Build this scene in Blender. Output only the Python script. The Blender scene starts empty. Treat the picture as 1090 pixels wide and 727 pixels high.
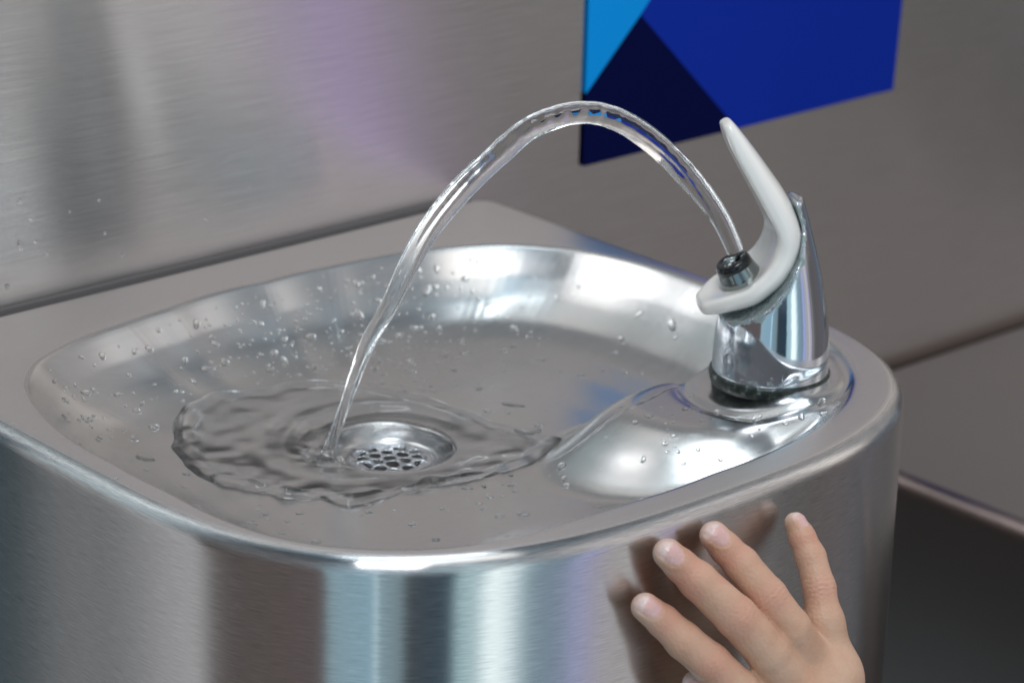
import bpy, math, random
import numpy as np
from mathutils import Vector, Matrix
random.seed(7); rng = np.random.default_rng(11)
sc = bpy.context.scene
COL = sc.collection

# ------------------------------------------------------------------ camera
CP = Vector((-0.75277, -0.83725, 0.35023))
cF = Vector((0.6372619, 0.68928606, -0.34464764)); cR = Vector((0.74045493, -0.67160581, 0.02592558)); cU = Vector((0.21359721, 0.27171743, 0.93837406))
cam_d = bpy.data.cameras.new('camera'); cam = bpy.data.objects.new('camera', cam_d); COL.objects.link(cam)
m = Matrix((cR, cU, -cF)).transposed().to_4x4(); m.translation = CP
cam.matrix_world = m
cam_d.sensor_width = 36; cam_d.lens = 3116.8 / 1090 * 36
cam_d.clip_start = 0.01; cam_d.clip_end = 60
cam_d.dof.use_dof = True; cam_d.dof.focus_distance = .925; cam_d.dof.aperture_fstop = 14
sc.camera = cam
sc.view_settings.view_transform = 'Standard'; sc.view_settings.look = 'None'
sc.view_settings.exposure = 0; sc.view_settings.gamma = 1
sc.cycles.max_bounces = 14; sc.cycles.transmission_bounces = 12; sc.cycles.glossy_bounces = 8
sc.cycles.caustics_refractive = True; sc.cycles.caustics_reflective = True
sc.cycles.sample_clamp_indirect = 6

# ------------------------------------------------------------------ world: procedural surroundings of the room
W = bpy.data.worlds.new('World'); sc.world = W; W.use_nodes = True
nt = W.node_tree; nt.nodes.clear()
def N(nt, t, **k):
    n = nt.nodes.new(t)
    for a, b in k.items():
        if a == 'ins':
            for i, v in b.items(): n.inputs[i].default_value = v
        else: setattr(n, a, b)
    return n
def mathn(nt, op, a, b=None, c=None):
    n = nt.nodes.new('ShaderNodeMath'); n.operation = op
    for i, v in enumerate((a, b, c)):
        if v is None: continue
        if isinstance(v, (int, float)): n.inputs[i].default_value = v
        else: nt.links.new(v, n.inputs[i])
    return n.outputs[0]
def ramp(nt, fac, stops, interp='LINEAR'):
    r = nt.nodes.new('ShaderNodeValToRGB'); cr = r.color_ramp; cr.interpolation = interp
    while len(cr.elements) > 1: cr.elements.remove(cr.elements[-1])
    cr.elements[0].position = stops[0][0]; cr.elements[0].color = (*stops[0][1], 1)
    for p, c in stops[1:]:
        e = cr.elements.new(p); e.color = (*c, 1)
    nt.links.new(fac, r.inputs[0]); return r.outputs[0]
def mixc(nt, fac, a, b, mode='MIX'):
    n = nt.nodes.new('ShaderNodeMix'); n.data_type = 'RGBA'; n.blend_type = mode
    for s, v in ((n.inputs[0], fac), (n.inputs[6], a), (n.inputs[7], b)):
        if isinstance(v, (int, float)): s.default_value = v
        elif isinstance(v, tuple): s.default_value = (*v, 1)
        else: nt.links.new(v, s)
    return n.outputs[2]
tc = N(nt, 'ShaderNodeTexCoord'); sx = N(nt, 'ShaderNodeSeparateXYZ'); nt.links.new(tc.outputs['Generated'], sx.inputs[0])
az = mathn(nt, 'ARCTAN2', sx.outputs[0], sx.outputs[1])
az = mathn(nt, 'DIVIDE', mathn(nt, 'ADD', az, mathn(nt, 'MULTIPLY', mathn(nt, 'LESS_THAN', az, 0.0), 2 * math.pi)), 2 * math.pi)
el = mathn(nt, 'ARCSINE', sx.outputs[2])
D = 1 / 360
low = [(60, (.10, .12, .14)), (80, (.17, .19, .22)), (96, (.10, .12, .15)), (116, (.13, .11, .11)), (127, (.11, .105, .105)), (150, (.36, .35, .345)), (153, (.50, .47, .47)),
       (156, (.33, .33, .56)), (159, (.42, .46, .72)), (163, (.20, .28, .36)), (172, (.26, .36, .42)), (175, (.42, .58, .62)), (177.5, (.85, 1.0, 1.05)), (184, (1.25, 1.4, 1.4)), (187.5, (.95, 1.1, 1.15)), (189.5, (.45, .62, .66)), (197, (.38, .56, .60)),
       (199, (.030, .055, .085)), (216, (.04, .055, .065)), (219.5, (.20, .28, .31)), (228, (.24, .36, .42)), (229, (.65, .85, .92)), (231, (.26, .42, .52)), (249, (.30, .44, .50)), (252, (.13, .105, .105)), (298, (.095, .082, .076)), (301, (.46, .455, .465)), (312, (.40, .40, .41)), (324, (.24, .24, .245)), (330, (.10, .105, .105))]
lowc = ramp(nt, az, [(a * D, c) for a, c in low])
wl = [(127, (.12, .118, .118)), (129.8, (.13, .127, .125)), (131.8, (.17, .165, .16)), (132.6, (.22, .212, .21)), (133.6, (.24, .23, .225)), (136.2, (.21, .20, .196)), (137.7, (.20, .187, .185)), (138.2, (.40, .36, .36)), (138.8, (.44, .385, .42)), (139.2, (.60, .42, .98)), (139.9, (.58, .43, .90)), (140.3, (.38, .35, .36)), (140.6, (.25, .24, .238)), (141.0, (.27, .26, .256)), (141.3, (.66, .64, .63)), (141.9, (.44, .43, .42)), (142.4, (.60, .585, .575)), (143.2, (.45, .44, .43)), (143.8, (.52, .51, .50)), (144.6, (.52, .51, .50)), (145.2, (.66, .65, .64)), (146, (.42, .41, .405)), (150, (.46, .45, .44))]
azs = mathn(nt, 'SUBTRACT', az, mathn(nt, 'MULTIPLY', mathn(nt, 'ADD', el, math.radians(22)), .16 / (2 * math.pi)))
wlc = ramp(nt, mathn(nt, 'MULTIPLY', mathn(nt, 'SUBTRACT', azs, 127 * D), 360 / 23), [((a - 127) / 23, c) for a, c in wl])
inw = mathn(nt, 'MULTIPLY', mathn(nt, 'GREATER_THAN', az, 127 * D), mathn(nt, 'LESS_THAN', az, 150 * D))
lowc = mixc(nt, inw, lowc, wlc)
high = [(0, (.20, .20, .21)), (60, (.26, .26, .28)), (85, (.30, .30, .31)), (103, (.36, .35, .35)), (111, (.95, .90, .86)), (119, (.95, .90, .86)), (126, (.40, .38, .375)), (133, (.52, .49, .48)), (137, (.72, .68, .665)), (140, (.66, .62, .63)), (143, (.48, .45, .445)), (146, (.70, .66, .65)), (151, (.60, .57, .56)), (170, (.30, .33, .36)), (190, (.55, .70, .75)), (215, (.15, .2, .25)), (235, (.35, .5, .6)), (260, (.18, .18, .19)), (300, (.14, .15, .16)), (322, (.5, .6, .64)), (340, (.5, .6, .64)), (359, (.2, .2, .21))]
highc = ramp(nt, az, [(a * D, c) for a, c in high])
f1 = N(nt, 'ShaderNodeMapRange', interpolation_type='SMOOTHSTEP'); nt.links.new(el, f1.inputs[0])
f1.inputs[1].default_value = math.radians(0); f1.inputs[2].default_value = math.radians(14)
body = mixc(nt, f1.outputs[0], lowc, highc)
ceil = ramp(nt, mathn(nt, 'DIVIDE', el, math.pi / 2), [(0.0, (1, 1, 1)), (.36, (.95, .95, .95)), (.46, (.85, .87, .9)), (.56, (.42, .48, .53)), (.68, (.24, .31, .37)), (.79, (.34, .48, .58)), (.90, (.95, 1.3, 1.5)), (1, (1.15, 1.5, 1.7))])
f2 = mathn(nt, 'GREATER_THAN', el, 0.0)
body2 = mixc(nt, f2, body, mixc(nt, 1.0, body, ceil, 'MULTIPLY'))
bg = N(nt, 'ShaderNodeBackground'); nt.links.new(body2, bg.inputs[0]); bg.inputs[1].default_value = 1.25
wo = N(nt, 'ShaderNodeOutputWorld'); nt.links.new(bg.outputs[0], wo.inputs[0])

# ------------------------------------------------------------------ ceiling lamps
def area(name, loc, target, sx_, sy_, power, col):
    l = bpy.data.lights.new(name, 'AREA'); l.shape = 'RECTANGLE'; l.size = sx_; l.size_y = sy_; l.energy = power; l.color = col
    o = bpy.data.objects.new(name, l); COL.objects.link(o); o.location = loc
    o.rotation_euler = (Vector(target) - Vector(loc)).to_track_quat('-Z', 'Y').to_euler()
    return o
area('ceiling_light', (0.05, 0.1, 2.0), (0, -.1, 0), 1.1, 0.4, 8, (.88, .96, 1.0))
area('ceiling_light', (-0.25, -1.0, 2.1), (-.1, -.2, 0), 1.3, 0.8, 6.5, (1.0, .95, .90))
area('ceiling_light', (-1.2, -1.2, 2.0), (-.1, -.2, 0), 0.9, 0.9, 21, (.97, .98, 1.0))

# ------------------------------------------------------------------ helpers
def mesh_obj(name, verts, faces, mats, parent=None, smooth=True, fm=None, uv=None):
    me = bpy.data.meshes.new(name)
    me.from_pydata([tuple(map(float, v)) for v in verts], [], [tuple(map(int, f)) for f in faces])
    for mt in (mats if isinstance(mats, (list, tuple)) else [mats]): me.materials.append(mt)
    if smooth: me.shade_smooth()
    if fm is not None: me.polygons.foreach_set('material_index', np.asarray(fm, dtype=np.int32))
    if uv is not None:
        l = me.uv_layers.new(name='UVMap'); li = np.zeros(len(me.loops), dtype=np.int32); me.loops.foreach_get('vertex_index', li)
        l.data.foreach_set('uv', np.asarray(uv, dtype=np.float32)[li].ravel())
    me.update()
    o = bpy.data.objects.new(name, me); COL.objects.link(o)
    if parent: o.parent = parent
    return o
def tag(o, label=None, cat=None, group=None, kind=None):
    for k, v in (('label', label), ('category', cat), ('group', group), ('kind', kind)):
        if v: o[k] = v
    return o
def empty(name, loc=(0, 0, 0)):
    o = bpy.data.objects.new(name, None); o.empty_display_size = .02; COL.objects.link(o); o.location = loc; return o
def under(o, parent):           # parent while keeping the mesh in world coordinates
    o.parent = parent; o.matrix_parent_inverse = Matrix.Translation(-Vector(parent.location)); return o
def grid_faces(nu, nv, wrap=False, off=0):
    F = []
    for i in range(nu if wrap else nu - 1):
        i2 = (i + 1) % nu
        for j in range(nv - 1): F.append((off + i * nv + j, off + i2 * nv + j, off + i2 * nv + j + 1, off + i * nv + j + 1))
    return F
def smin(a, b, k):
    h = np.clip(.5 + .5 * (b - a) / k, 0, 1); return b * (1 - h) + a * h - k * h * (1 - h)
def smax(a, b, k): return -smin(-a, -b, k)
def sstep(a, b, x):
    t = np.clip((x - a) / (b - a), 0, 1); return t * t * (3 - 2 * t)
# rounded cone distance for points P (n,3)
def cone(P, a, b, ra, rb):
    a = np.array(a, float); b = np.array(b, float); ba = b - a; t = np.clip(((P - a) @ ba) / (ba @ ba), 0, 1)
    return np.linalg.norm(P - a - t[:, None] * ba, axis=1) - (ra + (rb - ra) * t)
def surface_nets(fun, lo, hi, h):
    lo = np.array(lo, float); hi = np.array(hi, float); n = np.ceil((hi - lo) / h).astype(int) + 1
    ax = [lo[i] + h * np.arange(n[i]) for i in range(3)]
    G = np.stack(np.meshgrid(*ax, indexing='ij'), -1).reshape(-1, 3)
    f = np.concatenate([fun(G[i:i + 400000]) for i in range(0, len(G), 400000)]).reshape(n)
    s = f < 0
    acc = np.zeros(tuple(n - 1) + (3,)); cnt = np.zeros(tuple(n - 1))
    for axis in range(3):
        a = [slice(None)] * 3; b = [slice(None)] * 3; a[axis] = slice(0, -1); b[axis] = slice(1, None)
        fa, fb = f[tuple(a)], f[tuple(b)]; cr = (fa < 0) != (fb < 0)
        t = np.where(cr, fa / np.where(cr, fa - fb, 1), 0)
        others = [i for i in range(3) if i != axis]
        for d0 in (0, 1):
            for d1 in (0, 1):
                sl = [slice(None)] * 3
                sl[others[0]] = slice(d0, d0 + n[others[0]] - 1); sl[others[1]] = slice(d1, d1 + n[others[1]] - 1)
                c = cr[tuple(sl)]; tt = t[tuple(sl)]; off = np.zeros(c.shape + (3,)); off[..., axis] = tt; off[..., others[0]] = d0; off[..., others[1]] = d1
                acc += off * c[..., None]; cnt += c
    act = cnt > 0; idx = -np.ones(tuple(n - 1), int); idx[act] = np.arange(act.sum())
    ijk = np.argwhere(act); V = lo + h * (ijk + acc[act] / cnt[act][:, None])
    Fs = []
    for axis in range(3):
        a = [slice(None)] * 3; b = [slice(None)] * 3; a[axis] = slice(0, -1); b[axis] = slice(1, None)
        cr = (s[tuple(a)] != s[tuple(b)]); o1, o2 = [(1, 2), (2, 0), (0, 1)][axis]
        c = np.argwhere(cr); c = c[(c[:, o1] > 0) & (c[:, o2] > 0) & (c[:, o1] < n[o1] - 1) & (c[:, o2] < n[o2] - 1)]
        e1 = np.zeros(3, int); e1[o1] = 1; e2 = np.zeros(3, int); e2[o2] = 1
        q = np.stack([idx[tuple((c - e1 - e2).T)], idx[tuple((c - e2).T)], idx[tuple(c.T)], idx[tuple((c - e1).T)]], 1)
        ins = s[tuple(c.T)]
        q = np.where(ins[:, None], q, q[:, ::-1]); Fs.append(q)
    for _ in range(3):           # walk the vertices onto the exact surface
        e = h * .05; f0 = fun(V); g = np.stack([(fun(V + np.eye(3)[i] * e) - fun(V - np.eye(3)[i] * e)) / (2 * e) for i in range(3)], 1)
        V = V - np.clip(f0 / np.maximum((g ** 2).sum(1), .2), -h * .7, h * .7)[:, None] * g
    return V, np.concatenate(Fs)
def catmull(P, per=8):
    P = np.array(P, float); Q = np.vstack([2 * P[0] - P[1], P, 2 * P[-1] - P[-2]]); out = []
    for i in range(1, len(Q) - 2):
        for t in np.linspace(0, 1, per, endpoint=False):
            p0, p1, p2, p3 = Q[i - 1:i + 3]
            out.append(.5 * ((2 * p1) + (-p0 + p2) * t + (2 * p0 - 5 * p1 + 4 * p2 - p3) * t * t + (-p0 + 3 * p1 - 3 * p2 + p3) * t ** 3))
    out.append(P[-1]); return np.array(out)

# ------------------------------------------------------------------ materials
def mat(name):
    m = bpy.data.materials.new(name); m.use_nodes = True
    return m, m.node_tree, m.node_tree.nodes['Principled BSDF']
def steel(name, col=(.62, .60, .59), rough=.24, aniso=.75, coord='UV', stretch=(6, 900, 1), bump=.04, rotation=.25, tangent='UV', var=.10, axis='Z'):
    m, nt, b = mat(name)
    t = N(nt, 'ShaderNodeTexCoord'); mp = N(nt, 'ShaderNodeMapping'); mp.inputs['Scale'].default_value = stretch
    nt.links.new(t.outputs['UV' if coord == 'UV' else 'Object'], mp.inputs[0])
    no = N(nt, 'ShaderNodeTexNoise', ins={'Scale': 1.0, 'Detail': 6.0, 'Roughness': .7}); nt.links.new(mp.outputs[0], no.inputs['Vector'])
    big = N(nt, 'ShaderNodeTexNoise', ins={'Scale': 9.0, 'Detail': 4.0}); nt.links.new(t.outputs['Object'], big.inputs['Vector'])
    nt.links.new(mixc(nt, no.outputs[0], tuple(c * (1 - var) for c in col), tuple(min(1, c * (1 + var)) for c in col)), b.inputs['Base Color'])
    b.inputs['Metallic'].default_value = 1
    r = mathn(nt, 'ADD', mathn(nt, 'MULTIPLY', no.outputs[0], .10), mathn(nt, 'MULTIPLY', big.outputs[0], .08))
    nt.links.new(mathn(nt, 'ADD', r, rough - .09), b.inputs['Roughness'])
    b.inputs['Anisotropic'].default_value = aniso; b.inputs['Anisotropic Rotation'].default_value = rotation
    tg = N(nt, 'ShaderNodeTangent', direction_type='UV_MAP' if tangent == 'UV' else 'RADIAL')
    if tangent != 'UV': tg.axis = axis
    else: tg.uv_map = 'UVMap'
    nt.links.new(tg.outputs[0], b.inputs['Tangent'])
    bp = N(nt, 'ShaderNodeBump', ins={'Strength': bump, 'Distance': .0004})
    mid = N(nt, 'ShaderNodeTexNoise', ins={'Scale': 26.0, 'Detail': 2.0}); nt.links.new(t.outputs['Object'], mid.inputs['Vector'])
    nt.links.new(mathn(nt, 'ADD', no.outputs[0], mathn(nt, 'MULTIPLY', mid.outputs[0], 1.2)), bp.inputs['Height']); nt.links.new(bp.outputs[0], b.inputs['Normal'])
    return m
M_side = steel('brushed_steel_side', col=(.66, .655, .65), rough=.195, aniso=1.0, stretch=(130, 6000, 1), bump=.030, var=.75)
M_deck = steel('brushed_steel_deck', col=(.77, .74, .735), rough=.34, aniso=.3, coord='OBJ', stretch=(60, 2200, 60), bump=.10, var=.10)
M_bowl = steel('satin_steel_bowl', col=(.66, .655, .65), rough=.235, aniso=.0, coord='OBJ', stretch=(60, 900, 300), bump=.008, var=.04)
M_wall = steel('brushed_steel_wall', col=(.55, .545, .54), rough=.20, aniso=1.0, stretch=(30, 2200, 1), bump=.009, var=.34)
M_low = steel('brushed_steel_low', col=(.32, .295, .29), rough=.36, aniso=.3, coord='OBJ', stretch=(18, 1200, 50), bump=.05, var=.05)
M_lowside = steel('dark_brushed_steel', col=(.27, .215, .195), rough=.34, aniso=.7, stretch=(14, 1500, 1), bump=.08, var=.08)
def simple(name, col, rough=.5, metal=0, **k):
    m, nt, b = mat(name); b.inputs['Base Color'].default_value = (*col, 1); b.inputs['Roughness'].default_value = rough; b.inputs['Metallic'].default_value = metal
    for a, v in k.items(): b.inputs[a.replace('_', ' ')].default_value = v
    return m
def chrome(name, grime=False):
    m, nt, b = mat(name)
    t = N(nt, 'ShaderNodeTexCoord'); no = N(nt, 'ShaderNodeTexNoise', ins={'Scale': 160.0, 'Detail': 5.0}); nt.links.new(t.outputs['Object'], no.inputs[0])
    b.inputs['Base Color'].default_value = (.66, .69, .73, 1); b.inputs['Metallic'].default_value = 1
    ro = mathn(nt, 'MULTIPLY_ADD', no.outputs[0], .12, .0)
    if grime:
        at = N(nt, 'ShaderNodeAttribute', attribute_name='grime'); n3 = N(nt, 'ShaderNodeTexNoise', ins={'Scale': 330.0, 'Detail': 5.0}); nt.links.new(t.outputs['Object'], n3.inputs[0])
        k = mathn(nt, 'MULTIPLY', ramp(nt, mathn(nt, 'MULTIPLY', mathn(nt, 'MULTIPLY', n3.outputs[0], 1.0), at.outputs['Fac']), [(.42, (0, 0, 0)), (.52, (1, 1, 1))]), .75)
        nt.links.new(mixc(nt, k, (.64, .68, .73), (.16, .24, .22)), b.inputs['Base Color']); nt.links.new(mathn(nt, 'SUBTRACT', 1.0, k), b.inputs['Metallic']); ro = mathn(nt, 'ADD', ro, mathn(nt, 'MULTIPLY', k, .45))
    nt.links.new(ro, b.inputs['Roughness'])
    bp = N(nt, 'ShaderNodeBump', ins={'Strength': .12, 'Distance': .0006}); n2 = N(nt, 'ShaderNodeTexNoise', ins={'Scale': 70.0, 'Detail': 2.0}); nt.links.new(t.outputs['Object'], n2.inputs[0])
    nt.links.new(n2.outputs[0], bp.inputs['Height']); nt.links.new(bp.outputs[0], b.inputs['Normal'])
    return m
M_chrome = chrome('chrome'); M_chromeg = chrome('chrome_with_limescale', True)
def water_mat(name, bumps=0, rough=0.0):
    m, nt, b = mat(name)
    b.inputs['Base Color'].default_value = (1, 1, 1, 1); b.inputs['Roughness'].default_value = rough; b.inputs['IOR'].default_value = 1.333; b.inputs['Transmission Weight'].default_value = 1
    return m
M_water = water_mat('clear_water')
def gasket_mat():
    m, nt, b = mat('grimy_gasket'); t = N(nt, 'ShaderNodeTexCoord'); no = N(nt, 'ShaderNodeTexNoise', ins={'Scale': 420.0, 'Detail': 4.0}); nt.links.new(t.outputs['Object'], no.inputs[0])
    nt.links.new(ramp(nt, no.outputs[0], [(.40, (.006, .009, .008)), (.60, (.02, .034, .028)), (.72, (.20, .25, .23))]), b.inputs['Base Color']); b.inputs['Roughness'].default_value = .3
    bp = N(nt, 'ShaderNodeBump', ins={'Strength': .7, 'Distance': .0008}); nt.links.new(no.outputs[0], bp.inputs['Height']); nt.links.new(bp.outputs[0], b.inputs['Normal'])
    return m
M_gasket = gasket_mat()
M_dchrome = simple('dark_chrome', (.28, .31, .31), .12, 1)
M_black = simple('black_nozzle_lip', (.01, .012, .014), .15, 0)
M_hole = simple('drain_shade_black', (.006, .006, .008), .4)  # near-black colour standing in for the shade down the drain opening

# ------------------------------------------------------------------ fountain shell: one pressed sheet (skirt, deck, bowl)
DC = np.array([-.1525, -.1279]); RD = .0225; ZD = -.0290     # drain centre, radius and height of its mouth
BC = np.array([-.0505, -.208])                                # bubbler axis
OA, OB, OX, OY, ON = .1445, .129, -.1425, -.150, 2.8
def outline(n=900):
    P = [(x, -.0025) for x in np.linspace(.002 - .012, -.287 + .01, 90, endpoint=False)]
    P += [(-.277 + -.010 * math.sin(a), -.0125 + .010 * math.cos(a)) for a in np.linspace(0, math.pi / 2, 16, endpoint=False)]
    P += [(-.287, y) for y in np.linspace(-.0125, -.150, 70, endpoint=False)]
    for t in np.linspace(0, math.pi, 560, endpoint=False):
        P.append((OX - np.sign(math.cos(t)) * OA * abs(math.cos(t)) ** (2 / ON), OY - OB * math.sin(t) ** (2 / ON)))
    P += [(.002, y) for y in np.linspace(-.150, -.0145, 70, endpoint=False)]
    P += [(-.010 + .012 * math.cos(a), -.0145 + .012 * math.sin(a)) for a in np.linspace(0, math.pi / 2, 16, endpoint=False)]
    P = np.array(P); Q = np.vstack([P, P[:1]]); L = np.r_[0, np.cumsum(np.hypot(*np.diff(Q, axis=0).T))]
    s = np.linspace(0, L[-1], n, endpoint=False)
    return np.stack([np.interp(s, L, Q[:, 0]), np.interp(s, L, Q[:, 1])], 1), s
RIM = np.array([(-.2595, -.0680), (-.246, -.0530), (-.226, -.0440), (-.200, -.039), (-.178, -.036), (-.135, -.034), (-.105, -.035), (-.084, -.037), (-.059, -.043), (-.034, -.056), (-.017, -.077), (-.0095, -.104), (-.0085, -.130), (-.0095, -.160), (-.0125, -.190), (-.020, -.214), (-.033, -.232), (-.052, -.2465), (-.077, -.257), (-.100, -.2615), (-.135, -.2635), (-.170, -.2635), (-.195, -.262), (-.218, -.2605), (-.238, -.2535), (-.2520, -.2435), (-.2645, -.2295), (-.2720, -.214), (-.2755, -.196), (-.2755, -.170), (-.2755, -.140), (-.2745, -.115), (-.269, -.091)])
ra = np.arctan2(RIM[:, 1] - DC[1], RIM[:, 0] - DC[0]); rr = np.hypot(*(RIM - DC).T); o_ = np.argsort(ra); ra, rr = ra[o_], rr[o_]
def rim_r(th):
    th = (np.asarray(th) + np.pi) % (2 * np.pi) - np.pi
    return sum(w * np.interp(th + d, np.r_[ra - 2 * np.pi, ra, ra + 2 * np.pi], np.tile(rr, 3)) for d, w in ((-.055, .12), (-.03, .2), (0, .36), (.03, .2), (.055, .12)))
dz_d = np.array([-.001, 0, .001, .0025, .005, .010, .018, .027, .038, .052, .072, .120, .2]) ; dz_z = np.array([0, 0, -.0004, -.0018, -.0043, -.0094, -.0160, -.0212, -.0247, -.0268, -.0281, -.0290, -.029])
_dd = np.linspace(-.001, .2, 4000); _zz = np.interp(_dd, dz_d, dz_z)
_k = np.exp(-np.linspace(-2.2, 2.2, 301) ** 2); _zs = np.convolve(np.pad(_zz, 150, 'edge'), _k / _k.sum(), 'valid')
_z1 = _k[35:106]; _z1 = np.convolve(np.pad(_zz, 8, 'edge'), np.ones(17) / 17, 'valid')
_w = sstep(.003, .020, _dd); _zp = _z1 * (1 - _w) + _zs * _w; _zp[_dd < .0001] = 0
EDIR = np.array([-.97, .243]); EDIR /= np.linalg.norm(EDIR); ENRM = np.array([-EDIR[1], EDIR[0]])
def H(x, y, pedestal=True):
    x = np.asarray(x, float); y = np.asarray(y, float)
    dx, dy = x - DC[0], y - DC[1]; r = np.hypot(dx, dy); th = np.arctan2(dy, dx); R = rim_r(th)
    e = .02; slope = (rim_r(th + e) - rim_r(th - e)) / (2 * e) / R
    d = (R - r) / np.sqrt(1 + slope ** 2)
    z = np.interp(d, _dd, _zp)
    z = z + -.0018 * np.exp(-((r - RD) / .012) ** 2)
    if pedestal:
        qx, qy = x - BC[0], y - BC[1]; a = qx * EDIR[0] + qy * EDIR[1]; b = -(qx * ENRM[0] + qy * ENRM[1])   # b>0: towards the back
        t = np.clip(a, 0, .024); aa = a - t; back = b > 0
        bb = np.where(back, b * 1.55, b * 1.0)
        rr_ = np.hypot(aa, bb); s = np.clip((rr_ - .0260) / .050, 0, 1)
        zp = -.0012 - .0265 * (s * s * (3 - 2 * s)) - .0062 * sstep(.0, .024, t)
        zp = zp - 10 * np.clip(rr_ - .078, 0, 1)
        lim = sstep(-.001, .006, d)
        zz = smax(z, np.maximum(zp, -.06), .004) - .0010 * sstep(.0, .01, zp - z)
        z = np.where(d > 0, z * (1 - lim) + zz * lim, z)
        rb = np.hypot(qx, qy); z = z - .0016 * np.exp(-((rb - .0300) / .0030) ** 2) * sstep(.0, .006, d)
    return z
def build_shell(name, mats, parent, pedestal=True, skirt=.30):
    O, s = outline(); n = len(O); T = np.roll(O, -1, 0) - np.roll(O, 1, 0); T /= np.linalg.norm(T, axis=1)[:, None]
    Nn = np.stack([-T[:, 1], T[:, 0]], 1)
    if (Nn[0] @ (O[0] - DC)) < 0: Nn = -Nn
    th = np.arctan2(O[:, 1] - DC[1], O[:, 0] - DC[0]); R = rim_r(th); dirv = np.stack([np.cos(th), np.sin(th)], 1); er = .0060
    rows = []; v = []; vd = 0
    for z in (-skirt, -.2, -.12, -.07, -.035, -.018, -.010): rows.append(np.c_[O, np.full(n, z)]); v.append(z)
    for a in np.linspace(0, 1, 12): rows.append(np.c_[O - Nn * er * (1 - math.cos(a * math.pi / 2)), np.full(n, -er + er * math.sin(a * math.pi / 2))]); v.append(-er * (1 - a))
    P1 = O - Nn * er; P0 = DC + dirv * (R + .0006)[:, None]
    k_side = len(rows) - 3
    for t in (.25, .5, .75, 1):
        q = P1 * (1 - t) + P0 * t; rows.append(np.c_[q, np.zeros(n)]); v.append(.01 * t)
    k_deck = len(rows) - 1
    ts = np.r_[np.linspace(1, .93, 16)[1:], np.linspace(.93, 0, 120)[1:]]
    for t in ts:
        q = DC + dirv * (RD + (R - RD) * t)[:, None]; rows.append(np.c_[q, H(q[:, 0], q[:, 1], pedestal)]); v.append(.01 + .1 * (1 - t))
    zc = float(rows[-1][:, 2].mean())
    for rc, z in ((RD - .0006, zc - .0005), (RD - .0012, zc - .0018), (RD - .0020, zc - .0035), (RD - .0038, zc - .0062), (RD - .0060, zc - .0074), (RD - .0075, zc - .0077), (RD - .0077, zc - .03)):
        rows.append(np.c_[DC + dirv * rc, np.full(n, z)]); v.append(.12 + RD - rc)
    V = np.stack(rows, 1).reshape(-1, 3); nr = len(rows)
    UV = np.zeros((n, nr, 2)); UV[..., 0] = s[:, None]; UV[..., 1] = np.array(v)[None]
    F = np.array(grid_faces(n, nr, True))[:, ::-1]
    row = np.tile(np.arange(nr - 1), n); fm = np.where(row < k_side, 0, np.where(row < k_deck, 1, 2))
    o = mesh_obj(name, V, F, mats, parent, fm=fm, uv=UV.reshape(-1, 2))
    return o, zc
fountain = empty('drinking_fountain', (-.1425, -.14, -.30)); tag(fountain, 'large stainless steel drinking fountain with wet round-cornered bowl and chrome bubbler', 'drinking fountain')
FL = Vector(fountain.location)
basin, ZC = build_shell('basin', [M_side, M_deck, M_bowl], None); under(basin, fountain)

def box_obj(name, a, b, mt):
    V = [(x, y, z) for x in (a[0], b[0]) for y in (a[1], b[1]) for z in (a[2], b[2])]
    return mesh_obj(name, V, [(0, 1, 3, 2), (4, 6, 7, 5), (0, 4, 5, 1), (2, 3, 7, 6), (0, 2, 6, 4), (1, 5, 7, 3)], mt, smooth=False)
under(box_obj('sealant', (-.283, -.0027, -.010), (-.006, -.0002, .0004), simple('dark_sealant', (.13, .12, .12), .6)), fountain)
# drain strainer: domed disc with 19 round holes
def strainer():
    V = []; F = []; p = .0056; rh = .00215; th = .0009
    def zt(x, y): return -(x * x + y * y) * 9.0
    cells = [(p * (i + j / 2), p * j * math.sqrt(3) / 2) for i in range(-3, 4) for j in range(-3, 4) if abs(i + j) <= 3]
    cells = [c for c in cells if math.hypot(*c) < .0130]
    for cx, cy in cells:
        hexr = p / math.sqrt(3); ns = 24; base = len(V)
        for k in range(ns):
            a = 2 * math.pi * k / ns; aa = (a + math.pi / 6) % (math.pi / 3) - math.pi / 6; R = (p / 2) / math.cos(aa)
            ca, sa = math.cos(a), math.sin(a)
            for r, dz in ((R * 1.003, 0), (rh + .0004, 0), (rh + .0001, -.00015), (rh, -.0005), (rh, -.0022)): V.append((cx + r * ca, cy + r * sa, zt(cx + r * ca, cy + r * sa) + dz))
        F += [tuple(reversed(f)) for f in grid_faces(ns, 5, True, base)]
    base = len(V); ns = 96
    for k in range(ns):
        a = 2 * math.pi * k / ns
        for r, dz in ((.0110, -.0007), (.0138, -.0004), (.0150, .0), (.0156, -.0006), (.0158, -.003)): V.append((r * math.cos(a), r * math.sin(a), zt(min(r, .0150), 0) + dz))
    nb = len(V); F += grid_faces(ns, 5, True, base)
    V = np.array(V); V[:, :2] += DC; V[:, 2] += ZC - .0050
    return mesh_obj('drain_strainer', V, F, M_chrome)
# (annulus below fills between the outer cells; a flat black disc under it paints in the shade of the pipe)
st = under(strainer(), fountain)
def disc(name, c, r, z, mt, n=48):
    V = [(c[0] + r * math.cos(2 * math.pi * k / n), c[1] + r * math.sin(2 * math.pi * k / n), z) for k in range(n)]
    return mesh_obj(name, V, [tuple(range(n))], mt, smooth=False)
under(disc('drain_shade_disc', DC, .0142, ZC - .014, M_hole), fountain)

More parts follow.
